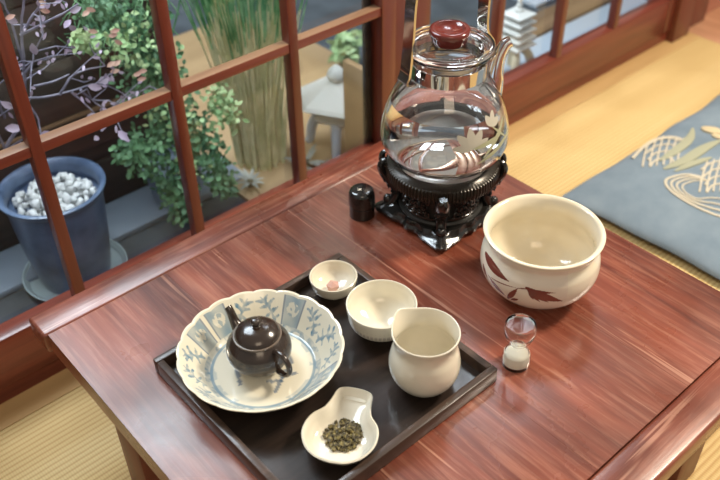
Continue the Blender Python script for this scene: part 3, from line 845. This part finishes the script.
# mauve branch in front of the fence, at the left
def ay(px, py, y):
    f = 856.958; R = Vector((.7488721, -.66254632, -.01493129)); U = Vector((.42906094, .46754774, .77285563)); F = Vector((.50507156, .58517645, -.63440621)); O = Vector((-.16555, -.75661, .87997))
    d = F + R * (px - 360) / f - U * (py - 240) / f; t = (y - O.y) / d.y; return O + d * t
random.seed(21)
bt = empty('branch_plant', (.06, .36, 0), 'mauve grey twiggy plant with purple leaves at the left window', 'plant')
def rel(p, o): return (p.x - o.location.x, p.y - o.location.y, p.z - o.location.z)
b = B(); lf = B()
mainst = [((-30, 310, .36), (-14, 210, .34), (5, 150, .31), (22, 122, .29), (25, 80, .28), (21, 35, .27), (24, 0, .26), (20, -40, .26)),
          ((25, 98, .28), (45, 97, .27), (75, 90, .26), (95, 84, .25), (112, 88, .25), (130, 98, .25)),
          ((60, 95, .26), (70, 78, .25), (85, 70, .25), (105, 66, .25)), ((80, 90, .25), (92, 100, .25), (108, 112, .24)), ((72, 92, .25), (86, 105, .24), (100, 118, .24)),
          ((22, 60, .28), (12, 25, .28), (4, 4, .28), (-6, -20, .28)), ((21, 35, .27), (34, 14, .26), (44, 2, .26), (52, -12, .26)), ((24, 75, .28), (32, 62, .26), (34, 52, .26)),
          ((5, 150, .31), (-6, 120, .30), (-12, 98, .30), (4, 80, .29)), ((5, 118, .30), (0, 102, .29), (12, 106, .28)), ((25, 98, .28), (38, 120, .27), (42, 136, .26)),
          ((21, 35, .27), (50, 20, .24), (66, 12, .23), (78, 4, .22)), ((34, 86, .27), (52, 82, .26), (70, 74, .26))]
for st_ in mainst:
    P = spline([tuple(ay(*q)) for q in st_], 4); m_ = len(P)
    P = [(x - .06 + random.uniform(-.001, .001), y - .36, z) for x, y, z in P]
    r0 = .0034 if st_ is mainst[0] else .0019
    tube(b, P, [r0 * (1 - .6 * i / m_) for i in range(m_)], 6)
for i in range(32):      # finer side twigs
    st_ = random.choice(mainst[:9]); q = random.choice(st_[1:]) if len(st_) > 1 else st_[0]
    p = Vector(rel(ay(*q), bt)); d = Vector((random.uniform(-.4, 1), random.uniform(-.7, .1), random.uniform(-.5, .9))).normalized() * random.uniform(.03, .07)
    e = p + d * .5 + Vector((random.uniform(-.008, .008), 0, random.uniform(-.008, .012)))
    tube(b, [p, e, p + d], [.0011, .0009, .0005], 5)
    for w_ in range(3): leaf(lf, p + d * (.45 + .27 * w_), (random.uniform(-.5, 1), -.3, random.uniform(-.6, .8)), random.uniform(.006, .011), .004, (-.5, -.7, .4))
obj('twigs', b, PUR, bt)
for (px, py, y, s) in ((32, 43, .24, 1.05), (88, 86, .24, 1.0), (14, 108, .28, 1.0), (22, 128, .26, 1.2), (40, 136, .25, .8), (86, 118, .23, .9), (118, 131, .20, 1.1), (94, 140, .22, .8), (98, 86, .25, 1.2), (6, 18, .27, .9), (36, 20, .25, .9), (70, 12, .23, .9), (64, 28, .25, .8), (76, 30, .24, .8), (7, 60, .30, .9), (45, 5, .26, .8)):
    p = Vector(rel(ay(px, py, y), bt))
    leaf(lf, p, (random.uniform(-.6, 1), random.uniform(-.6, .2), random.uniform(-.7, .5)), .018 * s, .010 * s, (-.5, -.7, .4))
obj('leaves', lf, MAU, bt)
b = B()
for (px, py, y) in ((36, 3, .25), (40, 10, .25), (5, 19, .26), (107, 67, .24), (113, 66, .24), (110, 72, .24), (133, 76, .22), (138, 72, .22), (137, 80, .22), (110, 32, .24), (114, 40, .24), (88, 31, .24), (108, 36, .24), (86, 8, .24), (82, 16, .24)):
    p = Vector(rel(ay(px, py, y), bt)); leaf(b, p, (random.uniform(.2, 1), -.2, random.uniform(-.6, .6)), .013, .0065, (-.5, -.7, .4))
obj('pink_buds', b, PINK, bt)['kind'] = 'stuff'

def foliage(bm, centres, n, ln, wd, spread=1):
    for i in range(n):
        (c, r) = random.choice(centres); d = Vector((random.gauss(0, 1), random.gauss(0, 1), random.gauss(0, 1))).normalized() * r * random.random() ** .5 * spread
        p = Vector(c) + d; leaf(bm, p, Vector((random.uniform(-1, 1), random.uniform(-1, .4), random.uniform(-1, .7))), ln * random.uniform(.7, 1.3), wd * random.uniform(.7, 1.2), (-.45, -.7, .6 + random.uniform(-.5, .5)))

# trailing leafy plant in a pale pot
random.seed(4)
lp = empty('trailing_plant', (.375, .345, 0), 'bushy green trailing plant in a pale pot behind the middle panes', 'plant')
b = B(); lathe(b, [(0, .001), (.038, .001), (.047, .075), (.050, .078), (.050, .084), (.045, .084), (.043, .07), (0, .068)], 40); obj('plant_pot', b, mat('pale_blue_pot', (.33, .40, .52), .4), lp)
def cs(lst): return [(Vector(rel(ay(px, py, y), lp)), r) for px, py, y, r in lst]
b = B(); foliage(b, cs([(168, 110, .30, .05), (150, 140, .28, .045), (180, 145, .28, .045), (140, 158, .27, .035), (128, 150, .27, .025), (170, 172, .25, .035), (178, 192, .24, .03), (183, 210, .23, .022), (150, 60, .33, .06), (130, 22, .35, .06), (165, 85, .32, .05), (110, 8, .36, .05), (190, 125, .3, .04), (140, 90, .3, .04), (215, 170, .24, .03), (224, 185, .23, .02), (205, 150, .26, .035), (100, 15, .33, .03)]), 2300, .0105, .0068)
obj('green_leaves', b, GL, lp)
b = B(); foliage(b, cs([(172, 120, .27, .045), (150, 40, .30, .05), (190, 165, .24, .03), (136, 20, .31, .045), (140, 55, .30, .04), (222, 105, .26, .03), (228, 120, .25, .03), (218, 95, .27, .025), (120, 45, .27, .03), (90, 42, .27, .015), (78, 38, .26, .012)]), 560, .0095, .0065)
obj('pale_leaves', b, GP, lp)
b = B()
for st_ in (((168, 190, .33), (165, 140, .32), (150, 80, .33), (125, 20, .34), (105, -20, .34)), ((172, 190, .33), (180, 150, .28), (182, 180, .25), (186, 215, .23)), ((170, 190, .33), (200, 140, .28), (222, 165, .24), (228, 190, .23)), ((168, 185, .33), (145, 150, .28), (128, 152, .27)),
            ((160, 60, .33), (120, 35, .30), (95, 40, .28), (72, 38, .27)), ((172, 180, .33), (200, 120, .28), (228, 105, .26)), ((150, 80, .33), (170, 40, .33), (180, 0, .33))):
    P = spline([rel(ay(*q), lp) for q in st_], 5); tube(b, P, .0016, 5)
for i in range(130):      # fine needle stems at the top
    p0 = Vector(rel(ay(random.uniform(70, 168), random.uniform(-10, 60), random.uniform(.27, .34)), lp)); d = Vector((random.uniform(-.4, .4), random.uniform(-.3, .1), random.uniform(-.7, .7))) * .07
    tube(b, [p0, p0 + d * .5 + Vector((0, 0, .004)), p0 + d], .0009, 4)
obj('stems', b, GL, lp)

# tall ornamental grass
random.seed(9)
gr = empty('grass_clump', (.552, .345, .0085), 'tall clump of pale stemmed ornamental grass on tan board', 'grass plant')
def blades(n, mi_fn, bm, z0, z1, rad):
    for i in range(n):
        a = random.uniform(0, 2 * PI); r0 = random.random() ** .5 * .046; lean = random.uniform(.01, .10)
        x, y = r0 * math.cos(a), r0 * math.sin(a); dx, dy = math.cos(a) * lean + random.uniform(-.03, .03), math.sin(a) * lean + random.uniform(-.03, .03)
        h = random.uniform(.38, .56)
        P = [Vector((x + dx * t ** 1.6, y + dy * t ** 1.6, h * t)) for t in [z0 + (z1 - z0) * w / 5 for w in range(6)]]
        tube(bm, P, [rad * (1 - .5 * w / 5) for w in range(6)], 4, False)
st0 = random.getstate()
b = B(); blades(210, None, b, 0, .72, .0021); obj('pale_stems', b, gmat('straw_stem', (.60, .60, .30), (.85, .80, .52)), gr)
random.setstate(st0)
b = B(); blades(210, None, b, .60, 1, .0018); obj('green_blades', b, gmat('grass_green', (.05, .24, .08), (.30, .55, .27)), gr)

# pale spiky succulents
random.seed(2)
def rosette(px, py, s, label, n=11):
    p = at(px, py, .02); r = empty('spiky_succulent', (p.x, p.y, .009), label, 'plant', 'pale succulents')
    b = B()
    for i in range(n):
        a = 2 * PI * i / n + random.uniform(-.2, .2); e = random.uniform(.15, 1.1)
        leaf(b, (0, 0, .004), (math.cos(a), math.sin(a), e), .062 * s * random.uniform(.8, 1.15), .014 * s, (0, 0, 1), .35)
    obj('leaf_rosette', b, gmat('pale_succulent', (.22, .24, .22), (.42, .44, .40)), r)
    b = B(); tube(b, [(0, 0, .0), (0, 0, .010)], .006, 8); obj('stem', b, TW, r)
rosette(306, 160, .65, 'pale grey spiky succulent on the tan board, right of the grass')
rosette(250, 180, .5, 'pale grey spiky succulent below the grass clump')
rosette(322, 172, .5, 'pale grey spiky succulent beside the white stone lantern')

# white stone lantern
ln_ = at(318, 158, .008)
lt = empty('stone_lantern', (.690, .290, .0085), 'white garden lantern with a wide roof and curved legs', 'lantern')
b = B()
for q in range(4):
    a = PI / 4 + q * PI / 2; P = spline([(.016, .062), (.036, .056), (.048, .035), (.052, .012), (.056, .001)], 4)
    tube(b, [(r * math.cos(a), r * math.sin(a), z) for r, z in P], [.011 - .004 * i / len(P) for i in range(len(P))], 8)
obj('legs', b, mat('bluish_plaster', (.45, .52, .62), .7), lt)
b = B(); lathe(b, [(0, .058), (.045, .058), (.050, .066), (.034, .070), (.032, .092), (0, .092)], 6); obj('fire_box', b, M['stone_w'], lt)
b = B(); lathe(b, [(0, .090), (.070, .090), (.078, .096), (.072, .102), (.045, .116), (.022, .128), (0, .130)], 6); obj('roof', b, M['stone_w'], lt, smooth=False)
b = B(); lathe(b, spline([(0, .128), (.012, .130), (.017, .140), (.012, .150), (.003, .158), (0, .160)], 4), 20); obj('finial', b, M['stone_w'], lt)

# white pagoda
pg = empty('pagoda_ornament', (1.122, .240, .0102), 'white five tiered pagoda ornament outside the right window', 'ornament')
b = B()
for sx in (-1, 1):
    for sy in (-1, 1):
        P = spline([(.010, .060), (.020, .046), (.026, .022), (.030, .001)], 4); tube(b, [(sx * r, sy * r, z) for r, z in P], .009, 8)
obj('legs', b, mat('tan_lit_plaster_legs', (.56, .50, .36), .7), pg)  # tan light falling on the legs is put into their colour
tiers = []
for i in range(5):
    z = .0590 + i * .0160; w = .0295 - i * .0012
    b = B(); box(b, -w * .55, w * .55, -w * .55, w * .55, z, z + .0095); 
    bb = [b.verts.new((sx * w, sy * w, z + .0075)) for sx, sy in ((-1, -1), (1, -1), (1, 1), (-1, 1))]; bm2 = [b.verts.new((sx * w * 1.04, sy * w * 1.04, z + .0110)) for sx, sy in ((-1, -1), (1, -1), (1, 1), (-1, 1))]; b2 = [b.verts.new((sx * w * .5, sy * w * .5, z + .0160)) for sx, sy in ((-1, -1), (1, -1), (1, 1), (-1, 1))]
    b.faces.new(bb); b.faces.new(b2)
    for A_, B_ in ((bb, bm2), (bm2, b2)):
        for q in range(4): b.faces.new((A_[q], A_[(q + 1) % 4], B_[(q + 1) % 4], B_[q]))
    obj('tier', b, M['stone_w'], pg, smooth=False)
b = B(); lathe(b, [(0, .158), (.008, .158), (.009, .163), (.004, .167), (.0065, .172), (.0035, .177), (.0060, .182), (.003, .187), (.005, .192), (.002, .197), (.0015, .215), (0, .217)], 12); o = obj('spire', b, M['stone_w'], pg); o.location.z = -.0200

b = B(); box(b, .640, .652, .1415, .212, .0005, .224, .001)
tag(obj('side_board', b, plain_wood('tan_side_board', (.36, .22, .10), (.44, .28, .14), 'Z', 24, .5)), 'plain tan upright board outside, right of the stone lantern', 'board')
b = B(); box(b, .620, .637, .1375, .1405, .0005, TOP - .02, .001)
tag(obj('garden_post', b, M['fence']), 'dark slender upright post outside against the left window sash', 'post')
# pale round dish seen above the kettle lid
b = B(); lathe(b, spline([(0, .001), (.05, .001), (.058, .010), (.070, .045), (.073, .050)], 4) + spline([(.069, .050), (.055, .014), (0, .010)], 4), 48)
tag(obj('garden_basin', b, mat('pale_basin', (.55, .58, .57), .4), None, (.985, .44, .0)), 'pale round basin outside, seen behind the kettle lid', 'basin')
b = B(); random.seed(8); foliage(b, [((0, 0, .05), .035)], 90, .03, .012)
tube(b, [(0, 0, 0), (0, 0, .05)], .004, 6)
tag(obj('small_shrub', b, GP, None, (.90, .52, 0)), 'small pale green shrub outside, behind the kettle lid', 'shrub')

# ------------------------------------------------------------ light
def area(name, loc, target, size, power, col, sy=None):
    l = bpy.data.lights.new(name, 'AREA'); l.energy = power; l.color = col; l.size = size
    if sy: l.shape = 'RECTANGLE'; l.size_y = sy
    o = bpy.data.objects.new(name, l); C.objects.link(o); o.location = loc
    o.rotation_euler = (Vector(target) - Vector(loc)).to_track_quat('-Z', 'Y').to_euler(); return o
area('ceiling_lamp', (1.35, -.75, 1.45), (.6, -.3, .1), .26, 34, (1, .88, .70))
area('room_lamp', (-.6, -1.5, 1.9), (.2, -.2, .2), .8, 8, (1, .80, .58))
area('sky_daylight', (1.85, .75, 2.3), (.35, -.38, .22), .5, 16, (.82, .90, 1))
area('garden_daylight', (.15, .72, 1.5), (.4, .33, 0), .7, 36, (.80, .90, 1))
w = bpy.data.worlds.new('world'); S.world = w; w.use_nodes = True
bg = w.node_tree.nodes['Background']; bg.inputs['Color'].default_value = (1, .95, .86, 1); bg.inputs['Strength'].default_value = .36

# ------------------------------------------------------------ camera
cam = bpy.data.cameras.new('camera'); cam.sensor_width = 36; cam.lens = 36 * 856.958 / 720
co = bpy.data.objects.new('camera', cam); C.objects.link(co); S.camera = co
R = Vector((.7488721, -.66254632, -.01493129)); U = Vector((.42906094, .46754774, .77285563)); F = Vector((.50507156, .58517645, -.63440621))
mt = Matrix((R, U, -F)).transposed().to_4x4(); mt.translation = Vector((-.16555, -.75661, .87997)); co.matrix_world = mt
cam.clip_start = .02
cam.dof.use_dof = True; cam.dof.focus_distance = .90; cam.dof.aperture_fstop = 5.4
S.view_settings.view_transform = 'Standard'; S.view_settings.look = 'None'; S.view_settings.exposure = 0; S.view_settings.gamma = 1
